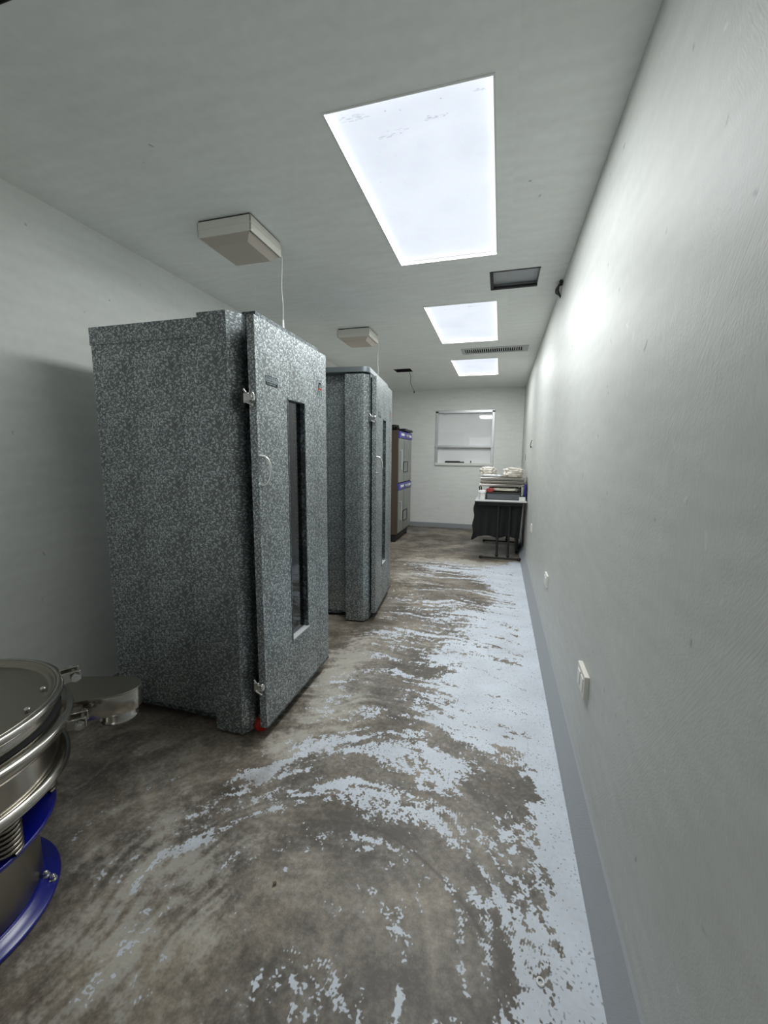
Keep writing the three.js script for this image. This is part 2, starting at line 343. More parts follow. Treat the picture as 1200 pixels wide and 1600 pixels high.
{
  const g = prism([[XC, -0.005], [XC + 0.008, 0.016], [XR - 0.008, 0.094], [XR, 0.1], [XR + 0.02, 0.1], [XR + 0.02, -0.005]], DB - DN - 0.002, 0);
  g.translate(0, 0, -DN);
  struct(mesh('baseboard_right', metreUV(g), M.kerb), 'grey painted sloped kerb along the foot of the right wall');
}
struct(mesh('baseboard_back', bx(XL, XR, 0, 0.085, DB - 0.012, DB + 0.01, 0.004), M.kerb));

// window in the end wall: aluminium frame, glazed upper sash, open lower part closed by a white board
{
  const [x0, x1, y0, y1] = WIN, w = new THREE.Group(); w.name = 'window_1'; scene.add(w); struct(w, 'small aluminium window with one fixed pane over a low opening');
  const fr = 0.045, d0 = DB - 0.018, d1 = DB + 0.048;
  mesh('window_frame', [bx(x0 - 0.012, x0 + fr - 0.01, y0, y1, d0, d1, 0.004), bx(x1 - fr + 0.01, x1 + 0.012, y0, y1, d0, d1, 0.004), bx(x0 - 0.012, x1 + 0.012, y1 - fr + 0.01, y1 + 0.012, d0, d1, 0.004)], M.alu, w);
  mesh('window_rail', [bx(x0 - 0.02, x1 + 0.005, 1.46, 1.5, d0 - 0.006, d1, 0.004)], M.alu, w);
  mesh('sill', bx(x0 - 0.01, x1 + 0.01, y0 - 0.012, y0 + 0.035, d0 - 0.012, DB + 0.1, 0.004), M.white, w);
  mesh('pane', bx(x0 + 0.03, x1 - 0.03, 1.5, y1 - 0.03, DB + 0.02, DB + 0.025), phy({ color: 0xffffff, transmission: 1, thickness: 0, roughness: 0.03, ior: 1.55 }), w);
  mesh('back_board', bx(x0 - 0.05, x1 + 0.05, y0 - 0.05, y1 + 0.05, DB + 0.05, DB + 0.08), std({ color: 0xf2f4f4, roughness: 0.6 }), w);
  mesh('latch', bx(-0.512, -0.497, y0 + 0.036, y0 + 0.075, DB + 0.0, DB + 0.02, 0.003), M.black, w);
  tag(mesh('bar', [bx(-0.97, -0.62, y0 + 0.036, y0 + 0.058, DB - 0.005, DB + 0.02, 0.008), bx(-0.96, -0.7, y0 + 0.058, y0 + 0.068, DB, DB + 0.015, 0.004)], M.black), 'black bar lying on the sill of the end window', 'bar');
}

// ---------------------------------------------------------------- skylights
const skyNames = ['large dirty white skylight nearest the camera, with grey smears on its panel', 'middle white skylight between the open duct hatch and the slatted vent', 'farthest white skylight, beyond the slatted vent and close to the end wall'];
SKY.forEach(([x0, x1, d0, d1], k) => {
  const t = thing('skylight', skyNames[k], 'skylight', [(x0 + x1) / 2, H, (d0 + d1) / 2], 0, 'ceiling skylights');
  const w = x1 - x0, l = d1 - d0;
  const tex = acrylic(5 + k * 9);
  const pm = std({ color: 0x888888, roughness: 0.6, emissive: DAYLIGHT.clone(), emissiveIntensity: PANEL_GLOW, emissiveMap: tex });
  const g = new THREE.PlaneGeometry(w, l); g.rotateX(Math.PI / 2); g.translate(0, 0.018, 0);
  const body = new THREE.BoxGeometry(w, 0.012, l); body.translate(0, 0.0245, 0);
  mesh('panel', [g, body], pm, t);
  const e = 0.012, h0 = -0.003, h1 = 0.016;
  const fb = (a, b, c, d) => { const q = new THREE.BoxGeometry(b - a, h1 - h0, d - c); q.translate((a + b) / 2, (h0 + h1) / 2, (c + d) / 2); return metreUV(q); };
  for (const [a, b, c, d] of [[-w / 2 - 0.004, w / 2 + 0.004, -l / 2 - 0.004, -l / 2 + 0.004], [-w / 2 - 0.004, w / 2 + 0.004, l / 2 - 0.003, l / 2 + 0.004], [-w / 2 - 0.004, -w / 2 + 0.003, -l / 2 + 0.004, l / 2 - 0.003], [w / 2 - 0.003, w / 2 + 0.005, -l / 2 + 0.004, l / 2 - 0.003]]) mesh('trim', fb(a, b, c, d), M.white, t);
  const L = new THREE.RectAreaLight(DAYLIGHT.getHex(), PANEL_LIGHT, w * 0.985, l * 0.99);
  L.position.set(0, 0.012, 0); L.rotation.x = -Math.PI / 2; L.name = 'daylight'; t.add(L);
});

// ---------------------------------------------------------------- openings and vents in the ceiling
{
  const [x0, x1, d0, d1] = HATCH, t = thing('duct_hatch', 'open square duct hatch in the ceiling with bare grey metal inside', 'hatch', [(x0 + x1) / 2, H, (d0 + d1) / 2]);
  const w = x1 - x0, l = d1 - d0, m = std({ color: 0x9a9d9e, metalness: 0.4, roughness: 0.6 });
  const b = (a, c, e, f, g, h, r) => { const q = bx(a, c, e, f, g, h, r); return q; };
  mesh('duct_wall', [b(-w / 2 - 0.004, -w / 2 + 0.004, 0.004, 0.2, -l / 2, l / 2), b(w / 2 - 0.004, w / 2 + 0.004, 0.004, 0.2, -l / 2, l / 2), b(-w / 2, w / 2, 0.004, 0.2, -l / 2 - 0.004, -l / 2 + 0.004), b(-w / 2, w / 2, 0.004, 0.2, l / 2 - 0.004, l / 2 + 0.004)], m, t);
  mesh('damper', bx(-w / 2, w / 2, 0.03, 0.045, -l / 2, l / 2), std({ color: 0xb4b8ba, metalness: 0.3, roughness: 0.6 }), t);
  mesh('flange', [bx(-w / 2, w / 2, -0.002, 0.014, l / 2 - 0.022, l / 2 + 0.002), bx(-w / 2 - 0.006, -w / 2 + 0.014, -0.002, 0.012, -l / 2, l / 2), bx(-w / 2, w / 2, -0.002, 0.012, -l / 2 - 0.002, -l / 2 + 0.012)], M.dark, t);
}
HOLE.forEach(([x0, x1, d0, d1], k) => {
  const t = thing('ceiling_opening', k ? 'dark square ceiling opening at the top left corner of the photo' : 'small dark square ceiling opening with loose wires, near the end wall', 'opening', [(x0 + x1) / 2, H, (d0 + d1) / 2]);
  const w = x1 - x0, l = d1 - d0;
  mesh('liner', [bx(-w / 2 - 0.003, -w / 2 + 0.003, 0.002, 0.3, -l / 2, l / 2), bx(w / 2 - 0.003, w / 2 + 0.003, 0.002, 0.3, -l / 2, l / 2), bx(-w / 2, w / 2, 0.002, 0.3, -l / 2 - 0.003, -l / 2 + 0.003), bx(-w / 2, w / 2, 0.002, 0.3, l / 2 - 0.003, l / 2 + 0.003), bx(-w / 2, w / 2, 0.28, 0.3, -l / 2, l / 2)], M.black, t);
});
{
  const y = H;
  const t = thing('wire', 'two thin grey wires hanging out of the ceiling opening near the end wall', 'wire', [-1.29, y, 5.84]);
  mesh('strand', tube([[0.0, 0.16, 0.0], [0.0, 0.0, 0.0], [0.025, -0.07, 0], [0.02, -0.15, 0.01], [0.05, -0.22, 0.0], [0.075, -0.27, 0.0]], 0.0028), M.inner, t);
  mesh('strand', tube([[0.03, 0.16, 0.01], [0.04, 0.0, 0.01], [0.055, -0.05, 0.01], [0.085, -0.11, 0]], 0.0022), M.whiteWarm, t);
  mesh('wire_end', ball([0.076, -0.285, 0], 0.011, 0.8, 1.4, 0.8), M.black, t);
}
{
  const [x0, x1, d0, d1] = VENT, t = thing('air_vent', 'long slatted grey air vent in the ceiling', 'vent', [(x0 + x1) / 2, H, (d0 + d1) / 2]);
  const w = x1 - x0, l = d1 - d0, m = std({ color: 0xb6b8b6, roughness: 0.5 });
  mesh('dark_lining', [bx(-w / 2, w / 2, 0.095, 0.105, -l / 2, l / 2), bx(-w / 2, w / 2, 0.004, 0.1, l / 2 - 0.003, l / 2 - 0.0005), bx(-w / 2, w / 2, 0.004, 0.1, -l / 2 + 0.0005, -l / 2 + 0.003), bx(-w / 2 + 0.0005, -w / 2 + 0.003, 0.004, 0.1, -l / 2, l / 2), bx(w / 2 - 0.003, w / 2 - 0.0005, 0.004, 0.1, -l / 2, l / 2)], M.rubber, t);  // black lining put in so the gaps between the slats look dark
  mesh('frame', [bx(-w / 2 - 0.025, w / 2 + 0.025, -0.008, 0.002, -l / 2 - 0.025, -l / 2 + 0.01, 0.003), bx(-w / 2 - 0.025, w / 2 + 0.025, -0.008, 0.002, l / 2 - 0.01, l / 2 + 0.025, 0.003), bx(-w / 2 - 0.025, -w / 2 + 0.012, -0.008, 0.002, -l / 2, l / 2, 0.003), bx(w / 2 - 0.03, w / 2 + 0.025, -0.008, 0.002, -l / 2, l / 2, 0.003)], m, t);
  const slat = bx(-0.0045, 0.0045, -0.008, 0.008, -l / 2 + 0.008, l / 2 - 0.008), sm = std({ color: 0xc4c6c4, roughness: 0.5, metalness: 0.3 });
  for (let k = 0; k < 27; k++) { const s = mesh('slat', slat, sm, t); s.position.set(-w / 2 + 0.024 + k * (w - 0.06) / 26, 0.008, 0); s.rotation.z = 0.15; }
}
{
  const t = thing('cable_bundle', 'short black cable ends poking out where the right wall meets the ceiling', 'cable', [XR - 0.01, H - 0.02, 3.19]);
  mesh('cable', tube([[0.02, 0.012, -0.04], [-0.008, 0.002, -0.03], [-0.015, -0.03, 0.0], [0.0, -0.05, 0.03], [0.012, -0.055, 0.06]], 0.007), M.black, t);
  mesh('cable', tube([[0.02, 0.01, -0.01], [-0.018, -0.006, 0.0], [-0.025, -0.028, 0.03], [0.0, -0.03, 0.08]], 0.006), M.black, t);
  mesh('plug', ball([-0.004, 0.004, -0.05], 0.012), M.black, t);
}

// ---------------------------------------------------------------- square ceiling lamps with pull cords
function ceilingLamp(x, d, label) {
  const t = thing('ceiling_lamp', label, 'ceiling lamp', [x, H, d], 0, 'square ceiling lamps');
  mesh('base_plate', bx(-0.15, 0.15, -0.012, -0.001, -0.145, 0.145), M.inner, t);
  const lip = 0.082, a = 0.156, b = 0.15, w = 0.008;
  mesh('housing', [bx(-a, a, -lip, -0.008, -b, -b + w, 0.003), bx(-a, a, -lip, -0.008, b - w, b, 0.003), bx(-a, -a + w, -lip, -0.008, -b, b, 0.003), bx(a - w, a, -lip, -0.008, -b, b, 0.003),
    bx(-a - 0.002, a + 0.002, -0.046, -0.041, -b - 0.002, -b + 0.002), bx(a - 0.002, a + 0.002, -0.046, -0.041, -b, b)], M.whiteWarm, t);
  const lens = new THREE.CylinderGeometry(0.2045, 0.155, 0.032, 4, 3, false); lens.rotateY(Math.PI / 4); lens.translate(0, -lip - 0.014, 0);
  mesh('lens', toCreasedNormals(lens, 0.3), phy({ color: 0xf5eadb, roughness: 0.5, transmission: 0.35, thickness: 0, bumpMap: scaled(orange, 6, 6), bumpScale: 0.003 }), t);
  const bulb = new THREE.SphereGeometry(0.045, 20, 14); bulb.scale(1.2, 0.5, 1.2); bulb.translate(0, -0.06, 0);
  mesh('bulb', bulb, M.white, t);
  const c = mesh('pull_cord', tube([[0.14, -0.06, 0.14], [0.156, -0.07, 0.15], [0.157, -0.14, 0.15], [0.152, -0.24, 0.15], [0.158, -0.34, 0.15], [0.155, -0.42, 0.15]], 0.0022, 40, 6), M.white, t);
  const k = new THREE.CylinderGeometry(0.006, 0.009, 0.07, 12); k.translate(0.155, -0.45, -0.15);
  mesh('cord_weight', k, M.white, c);
}
ceilingLamp(-1.394, 2.076, 'larger looking square white ceiling lamp with pull cord, above the nearest cabinet');
ceilingLamp(-1.376, 3.928, 'square white ceiling lamp with pull cord, farther down above the second cabinet');

// ---------------------------------------------------------------- galvanised proofing cabinets
// local axes: x = out into the aisle with the door face at 0, -z = along the room from the door's near edge
function smallPrint(g, x0, x1, y, h, seed) {             // print too small to read: upright and cross strokes
  const R = rng(seed); g.lineWidth = h * 0.2; g.strokeStyle = g.fillStyle;
  for (let x = x0; x < x1 - h * 0.5; x += h * 0.78) {
    const w = h * 0.5; g.beginPath();
    if (R() < 0.75) { g.moveTo(x, y - h); g.lineTo(x, y); }
    if (R() < 0.55) { g.moveTo(x + w, y - h); g.lineTo(x + w, y); }
    if (R() < 0.5) { g.moveTo(x, y - h); g.lineTo(x + w, y - h); }
    if (R() < 0.5) { g.moveTo(x, y - h / 2); g.lineTo(x + w, y - h / 2); }
    if (R() < 0.5) { g.moveTo(x, y); g.lineTo(x + w, y); }
    g.stroke();
  }
}
function stickerPlate() {
  const c = document.createElement('canvas'); c.width = 256; c.height = 112; const g = c.getContext('2d');
  g.fillStyle = '#8f9799'; g.fillRect(0, 0, 256, 112); g.strokeStyle = '#22272a'; g.lineWidth = 9; g.strokeRect(4, 4, 248, 104);
  g.fillStyle = '#22272a'; 
  smallPrint(g, 26, 232, 36, 20, 3); smallPrint(g, 20, 238, 66, 20, 4);
  g.fillRect(8, 74, 240, 32); g.fillStyle = '#9ba3a5'; smallPrint(g, 30, 230, 100, 18, 5);
  return finish(new THREE.CanvasTexture(c), true, false);
}
function stickerLogo() {
  const c = document.createElement('canvas'); c.width = 192; c.height = 288; const g = c.getContext('2d');
  g.fillStyle = '#8b9395'; g.fillRect(0, 0, 192, 288);
  g.fillStyle = '#2a2f38'; smallPrint(g, 14, 180, 26, 17, 6);
  const leg = (x0, x1, col, y0, y1, w) => { g.strokeStyle = col; g.lineWidth = w; g.beginPath(); g.moveTo(x0, y0); g.lineTo(x1, y1); g.stroke(); };
  g.fillStyle = '#050608'; g.fillRect(60, 42, 78, 22);
  leg(76, 46, '#050608', 50, 132, 30); leg(138, 160, '#050608', 50, 124, 30); leg(100, 100, '#4a0f0c', 58, 130, 18);
  leg(52, 40, '#9c2413', 128, 164, 28); leg(60, 150, '#9c2413', 138, 140, 20); leg(158, 164, '#9c2413', 120, 162, 24);
  leg(44, 22, '#08391c', 165, 236, 26); leg(100, 100, '#124a26', 160, 240, 22); leg(150, 176, '#08391c', 160, 244, 26);
  g.fillStyle = '#2a2f38'; smallPrint(g, 22, 172, 278, 18, 7);
  return finish(new THREE.CanvasTexture(c), true, false);
}
const stickerMatA = phy({ map: stickerPlate(), roughness: 0.8, specularIntensity: 0.2 }), stickerMatB = phy({ map: stickerLogo(), roughness: 0.8, specularIntensity: 0.2 });
function decal(y0, y1, w0, w1, mat, parent, name, x = 0.0008) {
  const g = new THREE.PlaneGeometry(w1 - w0, y1 - y0); g.rotateY(Math.PI / 2);
  const b = new THREE.BoxGeometry(0.0008, y1 - y0, w1 - w0); b.translate(-0.0006, 0, 0);
  b.attributes.uv.array.fill(0.02);
  const m = mesh(name, [g, b], mat, parent); m.position.set(x, (y0 + y1) / 2, -(w0 + w1) / 2); return m;
}
function latch(parent, y, w) {
  const t = new THREE.Group(); t.name = partName(parent, 'latch'); parent.add(t); t.position.set(-0.016, y, -w); t.scale.setScalar(0.72);
  mesh('latch_body', [bx(-0.05, -0.012, -0.03, 0.032, -0.026, 0.006, 0.009), bx(-0.022, 0.02, -0.018, 0.024, -0.032, 0.0, 0.011), ball([0.012, 0.012, -0.026], 0.014, 1, 1.6, 0.8), rod([-0.03, -0.02, -0.028], [0.014, -0.038, -0.028], 0.007), rod([-0.03, 0.03, -0.022], [-0.045, 0.05, -0.022], 0.006)], M.chrome, t);
  mesh('latch_plate', bx(-0.068, -0.045, -0.055, 0.06, -0.02, 0.03, 0.004), M.dark, t);
}
function cabinet(o) {
  const t = thing('proofing_cabinet', o.label, 'cabinet', o.at, o.turn);
  // body of folded sheet, hollow
  const b0 = o.bodyBack, b1 = -0.125, w0 = o.bodyW, w1 = 0.69, y0 = o.bodyY, y1 = o.top - (o.cap ? 0.03 : 0.0);
  mesh('side_panel', bx(b0, b1, y0, y1, w0, w0 + 0.03, 0.004), M.galv, t);
  mesh('side_panel', bx(b0, b1, y0, y1, w1 - 0.03, w1, 0.004), M.galv, t);
  mesh('back_panel', bx(b0, b0 + 0.03, y0, y1, w0 + 0.03, w1 - 0.03, 0.003), M.galv, t);
  mesh('base_panel', bx(b0 + 0.03, b1, y0, y0 + 0.03, w0 + 0.03, w1 - 0.03, 0.003), M.galv, t);
  mesh('top_panel', bx(b0 + 0.03, b1, y1 - 0.03, y1, w0 + 0.03, w1 - 0.03, 0.003), M.galv, t);
  if (!o.cap) mesh('top_fold', bx(b0 - 0.002, -0.285, y1 - 0.075, y1 + 0.004, w0 - 0.004, w0 + 0.004, 0.002), M.galv, t);
  mesh('bottom_rail', bx(b0 + 0.01, -0.285, y0 - 0.012, y0 + 0.016, w0 - 0.006, w0 + 0.02, 0.004), M.galvTrim, t);
  // corner posts and front frame
  for (const s of [0, 1]) {
    const a = s ? 0.715 - 0.1 : o.postW, e = s ? 0.715 : o.postW + 0.1;
    const sh = new THREE.Shape(), k = s ? -1 : 1, n0 = s ? e : a, X = o.postX1;
    sh.moveTo(o.postX0, n0); sh.lineTo(X, n0); sh.lineTo(X + 0.03, n0 + k * 0.05); sh.quadraticCurveTo(X + 0.036, n0 + k * 0.062, X + 0.03, n0 + k * 0.082); sh.lineTo(X + 0.03, n0 + k * 0.1); sh.lineTo(o.postX0, n0 + k * 0.1); sh.closePath();
    const g = new THREE.ExtrudeGeometry(sh, { depth: o.postTop - 0.012, bevelEnabled: true, bevelSize: 0.002, bevelThickness: 0.002, bevelOffset: -0.002, bevelSegments: 1, curveSegments: 10 });
    g.rotateX(-Math.PI / 2); g.translate(0, 0.012, 0); mesh('corner_post', metreUV(g), M.galv, t);
  }
  const f0 = o.postX1 + 0.012, f1 = -0.044;
  const near = prism([[f0, o.frameY + 0.05], [f0 + 0.02, o.frameY + 0.02], [f0 + 0.026, o.frameY], [f1, o.frameY], [f1, o.frameTop], [f0, o.frameTop]], 0.04, 0.002); near.translate(0, 0, -o.frameW);
  mesh('front_frame', [metreUV(near), bx(f0, f1, o.frameY, o.frameTop, 0.655, 0.695, 0.003), bx(f0, f1, o.frameTop - 0.04, o.frameTop, o.frameW + 0.04, 0.655, 0.003), bx(f0, f1, o.frameY, o.frameY + 0.06, o.frameW + 0.04, 0.655, 0.003)], M.galvTrim, t);
  mesh('gasket', [bx(f1, -0.036, 0.07, o.doorTop - 0.004, o.gasketW, o.gasketW + 0.03), bx(f1, -0.036, 0.07, o.doorTop - 0.004, 0.655, 0.69), bx(f1, -0.036, o.doorTop - 0.04, o.doorTop - 0.004, o.gasketW, 0.69), bx(f1, -0.036, 0.07, 0.1, o.gasketW, 0.69)], M.rubber, t);
  if (o.cap) {
    const s = new THREE.Shape(), X0 = b0 - 0.01, X1 = -0.04, W0 = o.postW - 0.012, W1 = 0.71, r = 0.06;
    s.moveTo(X0, W0); s.lineTo(X1 - r, W0); s.quadraticCurveTo(X1, W0, X1, W0 + r); s.lineTo(X1, W1); s.lineTo(X0, W1); s.closePath();
    const g = new THREE.ExtrudeGeometry(s, { depth: 0.03, bevelEnabled: true, bevelSize: 0.005, bevelThickness: 0.005, bevelOffset: -0.005, bevelSegments: 3, curveSegments: 12 });
    g.rotateX(-Math.PI / 2); g.translate(0, o.top - 0.028, 0);
    mesh('top_cap', metreUV(g), M.capSheet, t);
  }
  // door with a tall narrow window
  const W = 0.705, [wy0, wy1, ww0, ww1] = o.window, dy0 = 0.06, dy1 = o.doorTop;
  const s = new THREE.Shape([[0, dy0], [W, dy0], [W, dy1], [0, dy1]].map((q) => new THREE.Vector2(...q)));
  s.holes.push(new THREE.Path([[ww0, wy0], [ww0, wy1], [ww1, wy1], [ww1, wy0]].map((q) => new THREE.Vector2(...q))));
  const dg = new THREE.ExtrudeGeometry(s, { depth: 0.03, bevelEnabled: true, bevelSize: 0.0025, bevelThickness: 0.0025, bevelOffset: -0.0025, bevelSegments: 2 });
  dg.rotateY(Math.PI / 2); dg.translate(-0.0325, 0, 0);           // shape x -> -z, thickness -> x
  const door = mesh('door', metreUV(dg), M.galv, t);
  mesh('window_pane', bx(-0.03, -0.026, wy0 - 0.0, wy1, ww0, ww1), M.glassDark, door);
  mesh('window_sill', bx(-0.034, 0.003, wy0 - 0.004, wy0 + 0.004, ww0 - 0.002, ww1 + 0.002, 0.001), std({ color: 0xc9ccce, metalness: 0.3, roughness: 0.45 }), door);
  mesh('window_trim', [ bx(-0.004, 0.002, wy0 - 0.02, wy1 + 0.01, ww0 - 0.012, ww0 - 0.002, 0.001), bx(-0.034, -0.002, wy0, wy1, ww1 - 0.004, ww1 + 0.001, 0.001)], M.galvTrim, door);
  mesh('handle', tube([[-0.004, 1.295, 0.02], [0.02, 1.29, 0.024], [0.036, 1.265, 0.026], [0.041, 1.235, 0.026], [0.036, 1.2, 0.026], [0.02, 1.176, 0.024], [-0.004, 1.17, 0.02]], 0.0062, 40, 10), M.chrome, door);
  mesh('bottom_edge', bx(-0.034, 0.002, dy0 - 0.006, dy0 + 0.008, 0.003, W - 0.003, 0.002), M.galvTrim, door);
  decal(1.597, 1.637, 0.075, 0.17, stickerMatA, door, 'sticker');
  decal(1.607, 1.71, 0.585, 0.648, stickerMatB, door, 'emblem');
  for (const y of o.latches) latch(t, y, 0.0);
  // tray runners inside, seen through the glass
  const run = [];
  for (let k = 0; k < 16; k++) run.push(bx(b0 + 0.05, b1 - 0.03, 0.2 + k * 0.1, 0.206 + k * 0.1, 0.62, 0.655));
  mesh('tray_runner', run, M.inner, t).userData.kind = 'stuff';
  mesh('inner_rail', [bx(-0.2, -0.16, 0.1, 1.8, 0.56, 0.6), bx(-0.5, -0.46, 0.1, 1.8, 0.6, 0.65)], M.inner, t);
  // castors
  for (const [cx, cw] of [[-0.062, 0.06], [-0.062, 0.66], [b0 + 0.1, 0.1], [b0 + 0.1, 0.62]]) {
    const c = new THREE.Group(); c.name = partName(t, 'castor'); t.add(c); c.position.set(cx, 0, -cw);
    const wh = new THREE.CylinderGeometry(0.034, 0.034, 0.024, 24); wh.rotateX(Math.PI / 2); wh.rotateY(0.9); wh.translate(0, 0.034, 0);
    const tr = new THREE.TorusGeometry(0.027, 0.0125, 10, 24); tr.rotateY(0.9); tr.translate(0, 0.034, 0); tr.scale(1, 0.87, 1);
    mesh('wheel', [wh, tr], o.castor, c);
    mesh('fork', [bx(-0.014, 0.014, 0.05, Math.max(0.085, o.frameY + 0.02), -0.014, 0.014, 0.004)], M.steelSoft, c);
  }
  return t;
}
cabinet({ label: 'nearest galvanised steel proofing cabinet with a red castor under its door', at: [-0.973, 0, 1.515], turn: 0, bodyBack: -0.885, bodyW: 0.028, bodyY: 0.05, top: 1.872, postX0: -0.262, postX1: -0.122, postW: -0.012, postTop: 1.879, frameY: 0.05, frameTop: 1.9, frameW: 0.082, gasketW: 0.03, doorTop: 1.858, window: [0.37, 1.56, 0.265, 0.44], latches: [1.53, 0.262], castor: M.red });
cabinet({ label: 'farther galvanised steel proofing cabinet with a rounded dark cap along its top', at: [-0.905, 0, 2.99], turn: 0.0926, bodyBack: -0.96, bodyW: 0.03, bodyY: 0.035, top: 1.935, postX0: -0.225, postX1: -0.085, postW: -0.065, postTop: 1.893, frameY: 0.03, frameTop: 1.905, frameW: -0.01, gasketW: 0.02, doorTop: 1.885, window: [0.385, 1.59, 0.27, 0.42], latches: [1.575], castor: M.black, cap: true });

// ---------------------------------------------------------------- two-deck oven by the far left
{
  const t = thing('deck_oven', 'tall two-deck metal oven with blue control strips, beyond the steel cabinets', 'oven', [-1.45, 0, 5.9]);
  const L = 0.87, bm = std({ color: 0x54483e, roughness: 0.6, metalness: 0.3 }), fm = std({ color: 0x9b9c97, roughness: 0.42, metalness: 0.6 });
  mesh('side_panel', bx(-0.64, 0, 0.12, 1.68, 0, 0.02, 0.003), bm, t);
  mesh('side_panel', bx(-0.64, 0, 0.12, 1.68, L - 0.02, L, 0.003), bm, t);
  mesh('body', bx(-0.64, -0.01, 0.12, 1.675, 0.02, L - 0.02, 0.003), bm, t);
  mesh('base', bx(-0.6, -0.03, 0.03, 0.14, 0.03, L - 0.03, 0.004), M.dark, t);
  for (const [x, w] of [[-0.06, 0.06], [-0.06, L - 0.06], [-0.56, 0.06], [-0.56, L - 0.06]]) mesh('foot', bx(x - 0.025, x + 0.025, 0, 0.05, w - 0.025, w + 0.025, 0.004), M.black, t);
  const deck = (y0, y1) => {
    const s = mesh('control_strip', bx(-0.01, 0.022, y1 - 0.105, y1 - 0.005, 0.0, L, 0.006), std({ color: 0x46408f, roughness: 0.4 }), t);
    for (const [a, b, yy] of [[0.1, 0.3, 0.05], [0.66, 0.8, 0.055]]) mesh('label_plate', bx(0.022, 0.026, y1 - yy - 0.018, y1 - yy + 0.018, a, b, 0.001), M.white, s);
    for (const w of [0.42, 0.5, 0.58]) { const k = new THREE.CylinderGeometry(0.02, 0.022, 0.02, 18); k.rotateZ(Math.PI / 2); k.translate(0.032, y1 - 0.055, -w); mesh('knob', k, M.alu, s); }
    const d = mesh('door', bx(-0.008, 0.016, y0 + 0.01, y1 - 0.11, 0.01, L - 0.01, 0.004), fm, t);
    mesh('door_window', [bx(0.016, 0.02, y0 + 0.16, y0 + 0.31, 0.3, 0.56, 0.002)], std({ color: 0x6f726e, roughness: 0.2, metalness: 0.2 }), d);
    mesh('window_frame', [bx(0.014, 0.024, y0 + 0.15, y0 + 0.162, 0.29, 0.57, 0.002), bx(0.014, 0.024, y0 + 0.308, y0 + 0.32, 0.29, 0.57, 0.002), bx(0.014, 0.024, y0 + 0.15, y0 + 0.32, 0.288, 0.3, 0.002), bx(0.014, 0.024, y0 + 0.15, y0 + 0.32, 0.56, 0.572, 0.002)], M.dark, d);
    for (let k = 0; k < 12; k++) for (const [a, b] of [[0.1, 0.27], [0.37, 0.62], [0.7, 0.82]]) { const yy = y0 + 0.36 + k * 0.022; if (yy < y1 - 0.14) mesh('rib', bx(0.014, 0.02, yy, yy + 0.009, a, b, 0.002), fm, d); }
    mesh('seam', bx(0.013, 0.018, y0 + 0.02, y1 - 0.12, 0.318, 0.324), M.dark, d);
    mesh('handle', [rod([0.045, y0 + 0.2, 0.06], [0.045, y0 + 0.5, 0.06], 0.009), rod([0.01, y0 + 0.22, 0.06], [0.045, y0 + 0.22, 0.06], 0.006), rod([0.01, y0 + 0.48, 0.06], [0.045, y0 + 0.48, 0.06], 0.006)], M.alu, d);
  };
  deck(0.9, 1.672); deck(0.14, 0.9);
}
{
  const y = 1.682;
  tag(mesh('baking_tray', [bx(-2.0, -1.42, y, y + 0.008, 6.2, 6.72, 0.003), bx(-1.44, -1.41, y, y + 0.036, 6.2, 6.72, 0.006), bx(-2.01, -1.98, y, y + 0.036, 6.2, 6.72, 0.006), bx(-2.0, -1.42, y, y + 0.036, 6.19, 6.215, 0.006), bx(-2.0, -1.42, y, y + 0.036, 6.705, 6.73, 0.006)], M.dark), 'dark flat baking tray lying on top of the deck oven', 'tray');
  const c = [], R = rng(5);
  for (let k = 0; k < 7; k++) { const a = k * 0.9; c.push(tube([0, 1, 2, 3, 4].map((q) => [-1.6 + 0.15 * Math.cos(a + q * 1.3) * (0.4 + R() * 0.6), y + 0.012 + 0.07 * R(), 6.02 + 0.11 * Math.sin(a + q * 1.1) * (0.4 + R() * 0.6)]), 0.01, 26, 8)); }
  c.push(rod([-1.75, y + 0.01, 6.0], [-1.45, y + 0.012, 6.05], 0.01));
  tag(mesh('cable_coil', c, M.black), 'tangled black cable coil heaped on top of the deck oven', 'cable');
}

